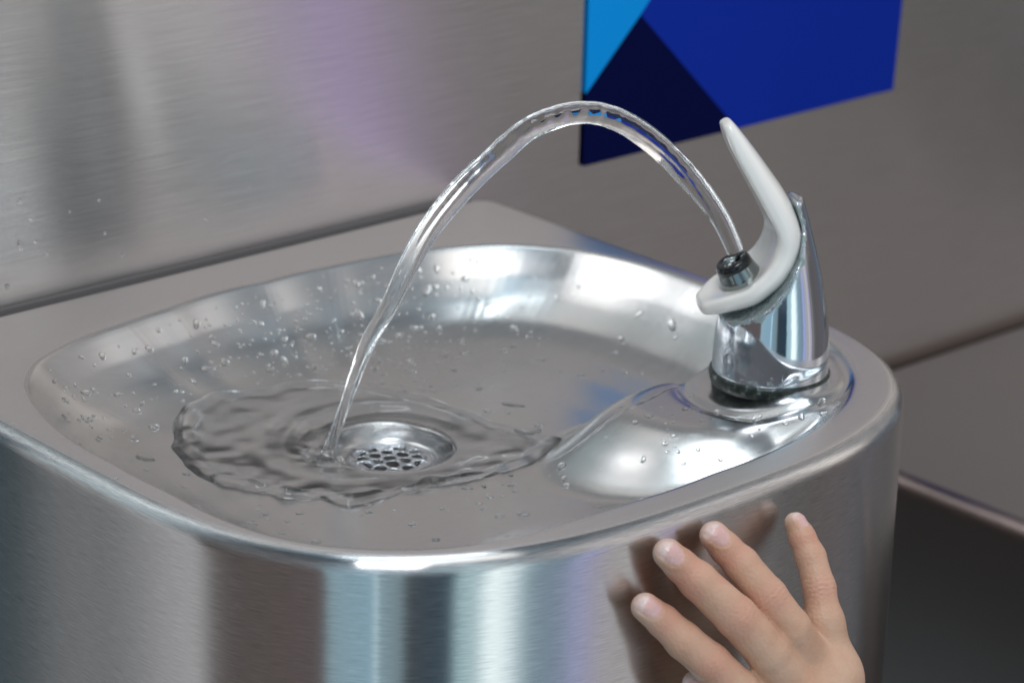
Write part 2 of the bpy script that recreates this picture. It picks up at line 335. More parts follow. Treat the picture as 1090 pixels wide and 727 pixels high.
# ------------------------------------------------------------------ bubbler
BU = np.array([-.8283, .5603, 0]); BU /= np.linalg.norm(BU); BV = np.cross(BU, [0, 0, 1.0]); BZ = np.array([0, 0, 1.0]); B0 = np.array([BC[0], BC[1], 0.0])
def to_uvw(P): q = P - B0; return q @ BU, q @ BV, q[:, 2]
def from_uvw(u, v, w): return B0 + np.outer(u, BU) + np.outer(v, BV) + np.outer(w, BZ)
def lathe(name, prof, mt, origin=(0, 0, 0), axis=(0, 0, 1), n=64, parent=None):
    ax = np.array(axis, float); ax /= np.linalg.norm(ax); t = np.cross(ax, [0, 1, 0.01]); t /= np.linalg.norm(t); b = np.cross(ax, t); o = np.array(origin, float)
    V = [o + (t * math.cos(2 * math.pi * k / n) + b * math.sin(2 * math.pi * k / n)) * r + ax * z for k in range(n) for r, z in prof]
    return mesh_obj(name, V, grid_faces(n, len(prof), True), mt, parent)
g = lathe('gasket_ring', [(.0005, -.006), (.0203, -.006), (.0209, -.0036), (.0210, -.0026), (.0207, -.0018), (.0201, -.0014), (.010, -.0014)], M_gasket, B0)
under(g, fountain)
# side profile of the mouth guard in the (u, w) plane: centre line u, w, half thickness, half width, lift of the rims
GT = catmull([(.0235, .0222, .0026, .0070), (.0170, .0240, .0032, .0115), (.0085, .0270, .0036, .0135), (.0016, .0340, .0042, .0130), (-.0022, .0425, .0044, .0118), (-.0024, .0500, .0040, .0120), (.0022, .0592, .0041, .0118), (.0086, .0690, .0036, .0106), (.0145, .0775, .0031, .0084), (.0192, .0848, .0020, .0050)], 6)
def guard_sdf(P):
    u, v, w = to_uvw(P); best = np.full(len(P), 1.0)
    Q = np.stack([u, w], 1)
    for i in range(len(GT) - 1):
        a, b = GT[i, :2], GT[i + 1, :2]; ba = b - a; t = np.clip(((Q - a) @ ba) / (ba @ ba), 0, 1)
        ht = GT[i, 2] + (GT[i + 1, 2] - GT[i, 2]) * t; hw = GT[i, 3] + (GT[i + 1, 3] - GT[i, 3]) * t
        c = a + t[:, None] * ba; nrm = np.array([-ba[1], ba[0]]) / np.linalg.norm(ba)
        # the sides curl towards the inside of the hook
        curl = 20.0 * v * v
        dn = (Q - c) @ nrm + curl * np.where(i > 16, .8, 1.0)
        along = np.linalg.norm((Q - c) - ((Q - c) @ nrm)[:, None] * nrm, axis=1)
        k = (np.abs(dn / ht) ** 3.0 + np.abs(v / hw) ** 3.4 + np.abs(along / ht) ** 3.0) ** (1 / 3.0)
        best = smin(best, (k - 1) * ht, .0006)
    return best
def nozzle_cut(P, r=.0075):
    q = P - from_uvw([.0118], [0], [.030])[0]; ax = NA; a = q @ ax; return np.linalg.norm(q - np.outer(a, ax), axis=1) - r
NA = BU * .47 + BZ * .88; NA /= np.linalg.norm(NA)
lo = from_uvw([.0085], [0], [.054])[0] - [.036, .036, .040]; hi = lo + [.072, .072, .080]
V, F = surface_nets(guard_sdf, lo, hi, .0008)
M_guard = simple('white_guard_plastic', (.93, .885, .84), .20, Subsurface_Weight=.12, Subsurface_Radius=(.004, .003, .002), Coat_Weight=.4)
guard = mesh_obj('mouth_guard', V, F, M_guard)
CUT = np.array([(.030, .0165), (.0200, .0176), (.0125, .0205), (.0052, .0255), (-.0005, .0325), (-.0050, .0410), (-.0066, .0500), (-.0045, .0570), (-.0035, .0620), (-.0035, .08)])
def body_sdf(P):
    u, v, w = to_uvw(P)
    # leaning cone: the base is wider, the axis drifts away from the stream with height
    wk = np.linspace(-.005, .066, 60); rk = np.interp(wk, [0, .010, .020, .036, .048, .060, .066], [.0200, .0197, .0184, .0152, .0116, .0078, .0060]); rk = np.convolve(np.pad(rk, 5, 'edge'), np.ones(11) / 11, 'valid'); rad = np.interp(w, wk, rk); cu = 0 * w
    cone_ = (np.hypot(u - cu, v) - rad) * .93
    # everything on the inside of the guard's outer line is open
    line = CUT
    d = np.full(len(P), 9.0); sgn = np.interp(w, line[1:, 1], line[1:, 0])
    Q = np.stack([u, w], 1)
    for a, b in zip(line[:-1], line[1:]):
        ba = b - a; t = np.clip(((Q - a) @ ba) / (ba @ ba), 0, 1); d = np.minimum(d, np.linalg.norm(Q - a - t[:, None] * ba, axis=1))
    open_ = np.where(u < sgn, 1, -1) * d      # >0 behind the line
    r = smax(cone_, -open_, .0010); r = smax(r, -w - .0025, .001); r = smax(r, w - .0602, .0018)
    # narrow the upper fin
    r = smax(r, (np.abs(v) - np.interp(w, [.0, .03, .062], [.03, .020, .0078])), .002)
    return r
lo = from_uvw([-.002], [0], [.030])[0] - [.026, .026, .0345]; hi = lo + [.052, .052, .066]
V, F = surface_nets(body_sdf, lo, hi, .0007)
bub = mesh_obj('bubbler', V, F, M_chromeg)
_u, _v, _w = to_uvw(V); _q = np.stack([_u, _w], 1); _d = np.full(len(V), 1.0)
for _a, _b in zip(CUT[:-3], CUT[1:-2]):
    _ba = _b - _a; _t = np.clip(((_q - _a) @ _ba) / (_ba @ _ba), 0, 1); _d = np.minimum(_d, np.linalg.norm(_q - _a - _t[:, None] * _ba, axis=1))
ga = bub.data.attributes.new('grime', 'FLOAT', 'POINT'); ga.data.foreach_set('value', np.maximum(np.exp(-(_d / .0034) ** 2), .8 * np.exp(-(_w / .0022) ** 2)).astype(np.float32))
under(bub, fountain); guard.parent = bub
NO = from_uvw([.0105], [0], [.0285])[0]
noz = lathe('nozzle', [(.0072, 0), (.0074, .0042), (.0071, .0050), (.0062, .0085), (.0057, .0100), (.0050, .0106), (.0042, .0106), (.0036, .0100), (.0034, .0060), (.0003, .0050)], M_dchrome, NO, NA, 48)
noz.parent = bub
cl = lathe('nozzle_rim', [(.0038, .0104), (.0046, .01095), (.0056, .0106), (.00610, .0098), (.00645, .0078), (.0060, .0076)], M_black, NO, NA, 48); cl.parent = noz

# ------------------------------------------------------------------ stream of water
SP = catmull([(.0128, .0375), (.0165, .0458), (.0210, .0541), (.0293, .0651), (.0387, .0751), (.0491, .0833), (.0588, .0882), (.0682, .0897), (.0775, .0882), (.0868, .0845), (.0951, .0777), (.1040, .0690), (.1113, .0597), (.1187, .0486), (.1249, .0372), (.1313, .0244), (.1378, .0130), (.1424, -.0004), (.1464, -.0138), (.1515, -.0275), (.1530, -.0330)], 14)
def stream():
    n = len(SP); m_ = 64; s = np.r_[0, np.cumsum(np.linalg.norm(np.diff(SP, axis=0), axis=1))]; L = s[-1]; V = []
    wid = np.interp(s / L, [0, .03, .12, .25, .38, .5, .62, .75, .88, .97, 1], [.0029, .0030, .0035, .0041, .0043, .0038, .0032, .0026, .0021, .0021, .0032])
    ph = np.cumsum(rng.normal(0, .05, n)); ph2 = np.cumsum(rng.normal(0, .12, n))
    nz = np.convolve(rng.normal(0, 1, n + 8), np.ones(5) / 5, 'same')[:n]
    T = np.gradient(SP, axis=0); T /= np.linalg.norm(T, axis=1)[:, None]
    for i in range(n):
        f = s[i] / L; g = sstep(.04, .2, f)
        th = np.linspace(0, 2 * np.pi, m_, endpoint=False); tw = 5.0 * f + ph[i] * .3
        r = 1 + g * (.19 * np.cos(2 * (th - tw)) + .10 * np.cos(3 * th + 7 * f + 1) + .030 * np.cos(7 * th + 9 * f + ph2[i] * .3)) + g * .020 * nz[i]
        r = r + g * .034 * np.sin(s[i] * 1100 + 2 * np.cos(th)) * np.clip(np.cos(th + 1.0), 0, 1) * (1 - sstep(.45, .6, f))
        rad = wid[i] * r; nx, nz_ = -T[i, 1], T[i, 0]
        sq = 1 - .15 * g
        a = rad * np.cos(th); b = rad * np.sin(th) * sq
        c = SP[i] + .0004 * g * np.array([math.sin(23 * f), math.cos(19 * f)])
        V.append(from_uvw(c[0] + a * nx, b, c[1] + a * nz_))
    V = np.concatenate(V); F = [tuple(reversed(f)) for f in grid_faces(n, m_)] 
    F = []
    for i in range(n - 1):
        for j in range(m_): F.append((i * m_ + j, i * m_ + (j + 1) % m_, (i + 1) * m_ + (j + 1) % m_, (i + 1) * m_ + j))
    F.append(tuple(range(m_ - 1, -1, -1))); F.append(tuple((n - 1) * m_ + j for j in range(m_)))
    return mesh_obj('water_stream', V, F, M_water)
ws = stream(); tag(ws, 'clear arc of water jumping from the chrome nozzle down into the bowl', 'water')

# ------------------------------------------------------------------ puddle round the drain
PB = [(-.221, -.101), (-.217, -.088), (-.205, -.074), (-.188, -.066), (-.165, -.068), (-.140, -.074), (-.126, -.088), (-.117, -.103), (-.112, -.120), (-.112, -.138), (-.108, -.155), (-.107, -.166), (-.122, -.172), (-.140, -.172), (-.155, -.171), (-.166, -.166), (-.178, -.164), (-.190, -.164), (-.199, -.162), (-.203, -.152), (-.213, -.144), (-.219, -.134), (-.224, -.124), (-.225, -.112)]
PB = np.array(PB); pa = np.arctan2(PB[:, 1] - DC[1], PB[:, 0] - DC[0]); pr = np.hypot(*(PB - DC).T); oo = np.argsort(pa); pa, pr = pa[oo], pr[oo]
HIT = from_uvw([.1515], [0], [-.028])[0]
def puddle():
    nth, nr = 420, 110; th = np.linspace(-np.pi, np.pi, nth, endpoint=False)
    R = np.interp(th, np.r_[pa - 2 * np.pi, pa, pa + 2 * np.pi], np.tile(pr, 3))
    R = R * (1 + .010 * np.sin(9 * th + 1) + .006 * np.sin(17 * th) + .004 * np.sin(31 * th + 2)); r0 = .004
    V = np.zeros((nth, nr, 3))
    w1 = rng.uniform(0, 6.3, 8); kv = rng.normal(0, 1, (14, 2)); kp = rng.uniform(0, 6.3, 14)
    wav = lambda x, y, sc_: sum(np.sin((a * x + b * y) * sc_ + p_ + 1.2 * np.sin((b * x - a * y) * sc_ * .6 + p_)) for (a, b), p_ in zip(kv, kp)) / 3.7
    for j in range(nr):
        t = (j / (nr - 1)) ** .9; r = r0 + (R - r0) * t; x = DC[0] + np.cos(th) * r; y = DC[1] + np.sin(th) * r
        base = H(x, y); incup = r < RD; rim = sstep(RD - .006, RD + .004, r)
        cup = ZC - .0028 + .00050 * wav(x, y, 300) + .0012 * sstep(.013, .022, r)
        hd = np.hypot(x - HIT[0], y - HIT[1]); n1 = wav(x, y, 150); n2 = wav(x + 1, y, 340)
        edge = np.exp(-((t - .915) / .038) ** 2); band = sstep(.42, .80, t + .05 * n1)
        left = sstep(.0, .03, (DC[0] - .010) - x); front = sstep(0, .02, -(y + .150))
        ell = .0007 + .0013 * edge * (1 + .20 * n1 + .18 * n2) * (.6 + .6 * np.maximum(left, front))
        rip = band * (.00030 * n1 + .00022 * n2) * (.4 + .9 * np.maximum(left, front)) + .00006 * n2 + .00010 * np.sin(hd * 700) * np.exp(-hd / .02)
        jump = .0006 * np.exp(-((hd - .026 - .002 * n1) / .004) ** 2) + .0024 * np.exp(-((hd - .0058) / .0022) ** 2)
        ang = np.arctan2(y - DC[1], x - DC[0])
        curl_ = .0019 * np.exp(-((r - .0310 - .0015 * np.sin(3 * ang)) / .0032) ** 2) * sstep(-.1, .7, np.cos(ang - 1.25)) + .0009 * np.exp(-((r - .040) / .0030) ** 2) * sstep(.2, .8, np.cos(ang - 1.5))
        jump = jump + curl_ + .0005 * np.sin(9 * np.arctan2(y - HIT[1], x - HIT[0]) + 2) * np.exp(-((hd - .009) / .003) ** 2)
        film = base + np.maximum(ell + rip + jump, .0003)
        z = np.where(r < RD, cup * (1 - rim) + (np.maximum(base, ZD - .002) + ell + rip * .7) * rim, film)
        end = sstep(.965, 1.0, t); z = z * (1 - end) + (H(x, y) - .0004) * end
        V[:, j, 0] = x; V[:, j, 1] = y; V[:, j, 2] = z
    V = V.reshape(-1, 3); F = [tuple(reversed(f)) for f in grid_faces(nth, nr, True)]; V = np.vstack([V, [[DC[0], DC[1], ZC - .0030]]]); c = len(V) - 1
    F += [(i * nr, ((i + 1) % nth) * nr, c) for i in range(nth)]
    F = [tuple(f) for f in F]
    o = mesh_obj('water_puddle', V, F, M_water)
    return o
pud = puddle(); tag(pud, 'rippled sheet of clear water spread round the drain in the bowl', 'puddle')
# thin trickle along the foot of the bubbler's rise
def bead(name, pts, r, flat=.5, n=14):
    P = catmull(pts, 10); V = []; m_ = len(P)
    T = np.gradient(P, axis=0); T /= np.linalg.norm(T, axis=1)[:, None]
    for i in range(m_):
        rr_ = r * (math.sin(math.pi * (i + .4) / (m_ - .2)) ** .4) * (1 + .25 * math.sin(i * .9))
        for k in range(n):
            a = 2 * math.pi * k / n; nx, ny = -T[i, 1], T[i, 0]; x = P[i, 0] + nx * rr_ * math.cos(a); y = P[i, 1] + ny * rr_ * math.cos(a)
            V.append((x, y, float(H(x, y)) + rr_ * flat * math.sin(a)))
    F = []
    for i in range(m_ - 1):
        for k in range(n): F.append((i * n + k, i * n + (k + 1) % n, (i + 1) * n + (k + 1) % n, (i + 1) * n + k))
    F += [tuple(range(n - 1, -1, -1)), tuple((m_ - 1) * n + k for k in range(n))]
    return mesh_obj(name, V, F, M_water)
tr = bead('water_trickle', [(-.1275, -.1760), (-.1225, -.1830), (-.1160, -.1875), (-.1070, -.1905), (-.0980, -.1915), (-.0880, -.1900), (-.0780, -.1875), (-.0710, -.1860)], .0006, .7)
tag(tr, 'thin trickle of water running from the bubbler mound into the puddle', 'water')

# ------------------------------------------------------------------ drops
def norm_at(x, y):
    e = .0006; return Vector((-(H(x + e, y) - H(x - e, y)) / (2 * e), -(H(x, y + e) - H(x, y - e)) / (2 * e), 1)).normalized()
def drop_mesh(k):
    r = np.random.default_rng(50 + k); n = 20; V = [(0, 0, 0)]; el_ = r.uniform(1.0, 1.9) if k % 3 else r.uniform(1.0, 1.2); ph = r.uniform(0, 6.3, 3); V = []
    prof = [(1.0, -.10), (1.01, .0), (.97, .16), (.85, .34), (.65, .50), (.38, .60), (.12, .63)]
    for j, (pr_, pz) in enumerate(prof):
        for i in range(n):
            a = 2 * math.pi * i / n; w = 1 + .12 * math.sin(2 * a + ph[0]) + .08 * math.sin(3 * a + ph[1])
            V.append((pr_ * math.cos(a) * w * el_, pr_ * math.sin(a) * w, pz))
    F = []
    for j in range(len(prof) - 1):
        for i in range(n): F.append((j * n + i, j * n + (i + 1) % n, (j + 1) * n + (i + 1) % n, (j + 1) * n + i))
    F.append(tuple((len(prof) - 1) * n + i for i in range(n))); F.append(tuple(range(n - 1, -1, -1)))
    me = bpy.data.meshes.new('water_drop'); me.from_pydata(V, [], F); me.materials.append(M_water); me.shade_smooth(); return me
DM = [drop_mesh(k) for k in range(10)]
placed = []
def add_drop(loc, nrm, r, ang, label, group, flat=.8):
    o = bpy.data.objects.new('water_drop', DM[random.randrange(len(DM))]); COL.objects.link(o)
    q = nrm.to_track_quat('Z', 'Y').to_matrix() @ Matrix.Rotation(ang, 3, 'Z')
    o.matrix_world = Matrix.Translation(loc) @ q.to_4x4() @ Matrix.Diagonal((r, r, r * flat, 1)); tag(o, label, 'drop', group); placed.append((loc[0], loc[1], r)); return o
def in_puddle(x, y, k=1.02):
    a = math.atan2(y - DC[1], x - DC[0]); return math.hypot(x - DC[0], y - DC[1]) < k * np.interp(a, np.r_[pa - 2 * np.pi, pa, pa + 2 * np.pi], np.tile(pr, 3))
def rimdist(x, y):
    a = math.atan2(y - DC[1], x - DC[0]); return float(rim_r(a)) - math.hypot(x - DC[0], y - DC[1])
def scatter(n, box, rmin, rmax, label, group, cond=lambda x, y: True, flat=.88, p=1.7, el_ang=None):
    k = tries = 0
    while k < n and tries < n * 60:
        tries += 1; x = random.uniform(box[0], box[1]); y = random.uniform(box[2], box[3]); r = rmin + (rmax - rmin) * random.random() ** p
        if in_puddle(x, y) or math.hypot(x - BC[0], y - BC[1]) < .026 or not cond(x, y): continue
        if any((x - a) ** 2 + (y - b) ** 2 < (r + c) ** 2 * 1.3 for a, b, c in placed): continue
        nr = norm_at(x, y); a = random.uniform(0, 6.3) if el_ang is None else el_ang + random.gauss(0, .35)
        add_drop(Vector((x, y, float(H(x, y)) - r * .02)), nr, r, a, label, group, flat); k += 1
inb = lambda x, y: rimdist(x, y) > .005
scatter(80, (-.155, -.05, -.095, -.035), .0007, .0016, 'small clear drop among the splashes on the back wall of the bowl', 'drops on the back wall of the bowl', inb)
scatter(42, (-.245, -.15, -.085, -.037), .0006, .0018, 'clear drop on the bright back left slope of the bowl', 'drops on the back left slope of the bowl', inb)
scatter(30, (-.275, -.215, -.17, -.055), .0006, .0018, 'clear drop in the blue-grey left corner of the bowl', 'drops in the left corner of the bowl', inb)
scatter(32, (-.12, -.02, -.165, -.06), .0006, .0017, 'clear drop on the right side of the bowl behind the bubbler', 'drops on the right side of the bowl', inb)
scatter(46, (-.262, -.125, -.250, -.150), .0006, .0018, 'clear drop on the bowl floor near the front rim', 'drops on the front floor of the bowl', lambda x, y: rimdist(x, y) > .010)
scatter(40, (-.135, -.035, -.250, -.17), .0005, .0014, 'clear drop on the shiny mound in front of the chrome bubbler', 'drops on the mound by the bubbler', lambda x, y: rimdist(x, y) > .004)
scatter(9, (-.283, -.278, -.17, -.04), .0004, .0007, 'tiny drop on the flat deck left of the bowl', 'drops on the deck', lambda x, y: rimdist(x, y) < -.001, .6)
for (x, z, r) in [(-.2159, .0214, .0010), (-.2096, .0215, .0008), (-.2219, .0076, .0010), (-.205, .0164, .0006), (-.1728, .0091, .0007), (-.1825, .032, .0005), (-.1149, .0239, .0005), (-.180, .0191, .0005), (-.2160, .0378, .0007), (-.195, .030, .0004), (-.150, .028, .0004), (-.2115, .0300, .0006), (-.135, .0150, .0005)]:
    add_drop(Vector((x, -.0001, z)), Vector((0, -1, 0)), r, random.uniform(0, 3), 'tiny drop stuck on the left part of the steel wall', 'drops on the wall', 1.0)
def spray(n):       # the finest beads: far too many to count, one object
    V = []; F = []; k = 0
    while k < n:
        if random.random() < .62: x, y = random.gauss(-.120, .040), random.uniform(-.105, -.037)
        else: x, y = random.uniform(-.272, -.03), random.uniform(-.255, -.04)
        r = random.uniform(.00028, .00068)
        if rimdist(x, y) < .003 or in_puddle(x, y) or math.hypot(x - BC[0], y - BC[1]) < .024 or any((x - a) ** 2 + (y - b) ** 2 < (r + c) ** 2 for a, b, c in placed): continue
        q = norm_at(x, y).to_track_quat('Z', 'Y').to_matrix(); o_ = Vector((x, y, float(H(x, y)))); b0 = len(V); e_ = random.uniform(1, 1.5); an = random.uniform(0, 6.3)
        for pr_, pz in ((1, -.1), (.96, .2), (.72, .48), (.3, .6)):
            for i in range(8):
                a = math.pi * i / 4; p2 = Vector((pr_ * math.cos(a) * e_, pr_ * math.sin(a), 0)) ; p2.rotate(Matrix.Rotation(an, 3, 'Z')); p2.z = pz * .8
                V.append(tuple(o_ + q @ (p2 * r)))
        for j in range(3):
            for i in range(8): F.append((b0 + j * 8 + i, b0 + j * 8 + (i + 1) % 8, b0 + (j + 1) * 8 + (i + 1) % 8, b0 + (j + 1) * 8 + i))
        F.append(tuple(b0 + 24 + i for i in range(8))); F.append(tuple(b0 + 7 - i for i in range(8))); k += 1
    o = mesh_obj('water_spray', V, F, M_water); tag(o, 'fine spray beads scattered over the walls and floor of the wet bowl', 'spray', kind='stuff')
spray(520)
# the few large flat ones
for (x, y, r, a, lb) in [(-.1085, -.150, .0040, .15, 'largest flat drop lying on the bowl floor between puddle and bubbler'), (-.096, -.128, .0022, .5, 'round flat drop on the floor above the largest flat one'), (-.0770, -.2220, .0034, -.75, 'long flat drop resting in the groove in front of the bubbler'), (-.2320, -.0960, .0030, .9, 'long flat drop beside the left edge of the puddle')]:
    add_drop(Vector((x, y, float(H(x, y)))), norm_at(x, y), r, a, lb, None, .35)

# ------------------------------------------------------------------ wall and poster
def wall():
    xs = [-.37, 1.6]; zs = [-.9, 1.2]; V = []; n = 40
    r = .003
    V = [(xs[0], .02, zs[0]), (xs[0], .003, zs[0]), (xs[0] + .003, 0, zs[0]), (xs[1], 0, zs[0])]
    V = V + [(a, b, zs[1]) for a, b, c in V]; F = [(0, 1, 5, 4), (1, 2, 6, 5), (2, 3, 7, 6)]
    UV = [(v[0], v[2]) for v in V]
    me = mesh_obj('wall_panel', V, F, M_wall, smooth=False, uv=UV); return me
w_ = wall(); tag(w_, 'tall brushed stainless steel wall panel behind the drinking fountains', 'wall panel')
def poster():
    cols = {'cyan': (.005, .30, .80), 'navy': (.002, .004, .045), 'blue': (.006, .028, .33)}
    ms = []
    for k, c in cols.items():
        m, nt, b = mat('poster_' + k); b.inputs['Base Color'].default_value = (*c, 1); b.inputs['Roughness'].default_value = .42; b.inputs['Specular IOR Level'].default_value = .03
        ms.append(m)
    return ms
PM = poster()
def poster_mesh():
    # one thin printed panel: coloured facets meeting edge to edge
    pts = {'a': (.0575, .0010), 'b': (.1495, .0012), 'c': (.2524, .0018), 'd': (.2562, .079), 'e': (.0575, .079), 'f': (.0575, .0322), 'g': (.0871, .0610), 'h': (.1042, .079)}
    polys = [(['a', 'b', 'g', 'f'], 1), (['b', 'c', 'd', 'h', 'g'], 2), (['f', 'g', 'h', 'e'], 0)]
    V = []; F = []; fm = []
    y0, y1 = -.0004, -.0016
    for names, mi in polys:
        b = len(V); V += [(pts[k][0], y1, pts[k][1]) for k in names]; F.append(tuple(b + i for i in range(len(names)))); fm.append(mi)
    per = ['a', 'b', 'c', 'd', 'h', 'e', 'f']; colr = [1, 2, 2, 2, 0, 0, 1]
    for i, k in enumerate(per):
        k2 = per[(i + 1) % len(per)]; b = len(V)
        V += [(pts[k][0], y1, pts[k][1]), (pts[k2][0], y1, pts[k2][1]), (pts[k2][0], y0, pts[k2][1]), (pts[k][0], y0, pts[k][1])]; F.append((b + 3, b + 2, b + 1, b)); fm.append(colr[i])
    return mesh_obj('wall_poster', V, F, PM, smooth=False, fm=fm)
po = poster_mesh(); tag(po, 'blue poster of cyan, navy and royal blue angular shapes on the steel wall', 'poster')

# ------------------------------------------------------------------ lower fountain to the right
def lower_fountain():
    x0, x1, y0, y1, zt = .1630, .800, -.335, -.0025, -.1350
    cx, cy, a, b = (x0 + x1) / 2, (y0 + y1) / 2, (x1 - x0) / 2, (y1 - y0) / 2
    bx, by, ba, bb = .660, -.190, .110, .110
    t = np.linspace(0, 2 * np.pi, 480, endpoint=False); e = 2 / 14
    O = np.stack([cx + a * np.sign(np.cos(t)) * np.abs(np.cos(t)) ** e, cy + b * np.sign(np.sin(t)) * np.abs(np.sin(t)) ** e], 1)
    s = np.r_[0, np.cumsum(np.hypot(*np.diff(O, axis=0).T))]
    I = lambda k: np.stack([bx + ba * k * np.sign(np.cos(t)) * np.abs(np.cos(t)) ** (2 / 2.8), by + bb * k * np.sign(np.sin(t)) * np.abs(np.sin(t)) ** (2 / 2.8)], 1)
    rows = [np.c_[O, np.full(480, z)] for z in (-.62, -.4, -.25, zt - .02, zt - .010)]; er = .0075
    C = np.array([cx, cy]); ins = lambda d: C + (O - C) * np.array([(a - d) / a, (b - d) / b])
    for q in np.linspace(0, 1, 8): rows.append(np.c_[ins(er * (1 - math.cos(q * math.pi / 2))), np.full(480, zt - er + er * math.sin(q * math.pi / 2))])
    ks = len(rows) - 2
    P1 = ins(er)
    for q in (.33, .66, 1): rows.append(np.c_[P1 * (1 - q) + I(1) * q, np.full(480, zt)])
    kd = len(rows) - 1
    for k in np.linspace(1, .05, 30)[1:]: rows.append(np.c_[I(k), np.full(480, zt - .030 * float(sstep(0, .45, 1 - k)))])
    V = np.stack(rows, 1).reshape(-1, 3); nr = len(rows); F = np.array(grid_faces(480, nr, True))
    row = np.tile(np.arange(nr - 1), 480); fm = np.where(row < ks, 0, np.where(row < kd, 1, 2))
    UV = np.zeros((480, nr, 2)); UV[..., 0] = s[:, None]; UV[..., 1] = V.reshape(480, nr, 3)[..., 2]
    th = empty('drinking_fountain', (cx, cy, -.62)); tag(th, 'lower dark steel drinking fountain partly hidden behind the larger wet one', 'drinking fountain')
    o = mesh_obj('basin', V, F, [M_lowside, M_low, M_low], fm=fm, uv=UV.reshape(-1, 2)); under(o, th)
lower_fountain()

# ------------------------------------------------------------------ the child's right hand
HD = {
 'index': [(-184.3, -284.1, -23.6, 4.6), (-178.8, -286.4, -29.0, 5.2), (-174.6, -291.2, -34.9, 5.95), (-168.3, -296.9, -42.2, 6.4), (-160.6, -301.6, -51.8, 6.8), (-142.9, -304.8, -72.7, 7.6)],
 'middle': [(-176.3, -284.6, -8.2, 4.8), (-172.5, -286.3, -12.4, 5.2), (-169.2, -290.6, -16.9, 6.1), (-160.0, -298.6, -28.6, 6.8), (-150.4, -303.5, -41.2, 7.2), (-136.3, -306.8, -61.1, 8.2)],
 'ring': [(-156.7, -284.7, -7.9, 4.7), (-153.7, -286.8, -12.0, 5.1), (-150.6, -290.9, -16.8, 5.75), (-146.2, -298.5, -26.2, 6.3), (-140.9, -303.5, -36.4, 6.75), (-126.6, -305.8, -58.8, 8.0)],
 'pinky': [(-119.8, -284.7, -14.0, 3.8), (-119.6, -287.6, -17.9, 4.4), (-119.8, -291.6, -22.9, 5.05), (-121.3, -297.3, -31.0, 5.4), (-123.3, -301.3, -38.8, 5.9), (-121.6, -304.2, -58.5, 6.9)],
 'thumb': [(-168.6, -291.0, -51.2, 4.0), (-164.6, -295.7, -56.3, 5.3), (-152.1, -300.8, -72.9, 6.8), (-133.2, -304.9, -92.3, 8.6)]}
HD = {k: np.array(v) / 1000 for k, v in HD.items()}
for k in HD: HD[k][:, 3] *= .945
WR = np.array([(-.1190, -.3150, -.1130, .0125), (-.1160, -.3200, -.1300, .0135), (-.1130, -.3280, -.1500, .0140)])
DORS = np.array([-.45, -.80, .42]); DORS /= np.linalg.norm(DORS)
def nailframe(k):
    c = HD[k]; t = c[0, :3] - c[1, :3]; t = t / np.linalg.norm(t)
    base = {'index': (-.30, -.86, .42), 'middle': (-.30, -.86, .42), 'ring': (-.22, -.86, .46), 'pinky': (.25, -.80, .55), 'thumb': (-.9, -.3, .3)}[k]
    n = np.array(base); n = n - t * (n @ t); n /= np.linalg.norm(n); return c[0, :3] - t * (c[0, 3] * .02), t, n, np.cross(t, n), c[0, 3]
NF = {k: nailframe(k) for k in HD}
def nail_mask(P):
    m = np.zeros(len(P))
    for k, (c, t, n, b, r) in NF.items():
        q = P - c; A = q @ t; B = q @ b; Nn = q @ n
        e = (np.abs((A - r * .16) / (r * .80)) ** 2.6 + np.abs(B / (r * .64)) ** 2.6) ** (1 / 2.6)
        m = np.maximum(m, sstep(1.06, .94, e) * (Nn > 0)) if False else np.maximum(m, (1 - sstep(.94, 1.06, e)) * (Nn > 0))
    return m
def nail_disp(P):
    d = np.zeros(len(P))
    for k, (c, t, n, b, r) in NF.items():
        q = P - c; A = q @ t; B = q @ b; Nn = q @ n; on = sstep(0, r * .3, Nn)
        e = (np.abs((A - r * .16) / (r * .80)) ** 2.6 + np.abs(B / (r * .64)) ** 2.6) ** (1 / 2.6)
        d += on * (.00036 * np.exp(-((e - 1.05) / .09) ** 2) + .00008 * (1 - sstep(.8, 1.0, e)) - .00012 * np.exp(-((e - 1.28) / .14) ** 2))
    return d
CREASE = []
for k in ('index', 'middle', 'ring', 'pinky'):
    c = HD[k]
    for i, amp, sp in ((3, 1.0, 1.0), (2, .45, .7)):
        t = c[i - 1, :3] - c[i + 1, :3]; t /= np.linalg.norm(t); CREASE.append((c[i, :3], t, c[i, 3], amp, sp))
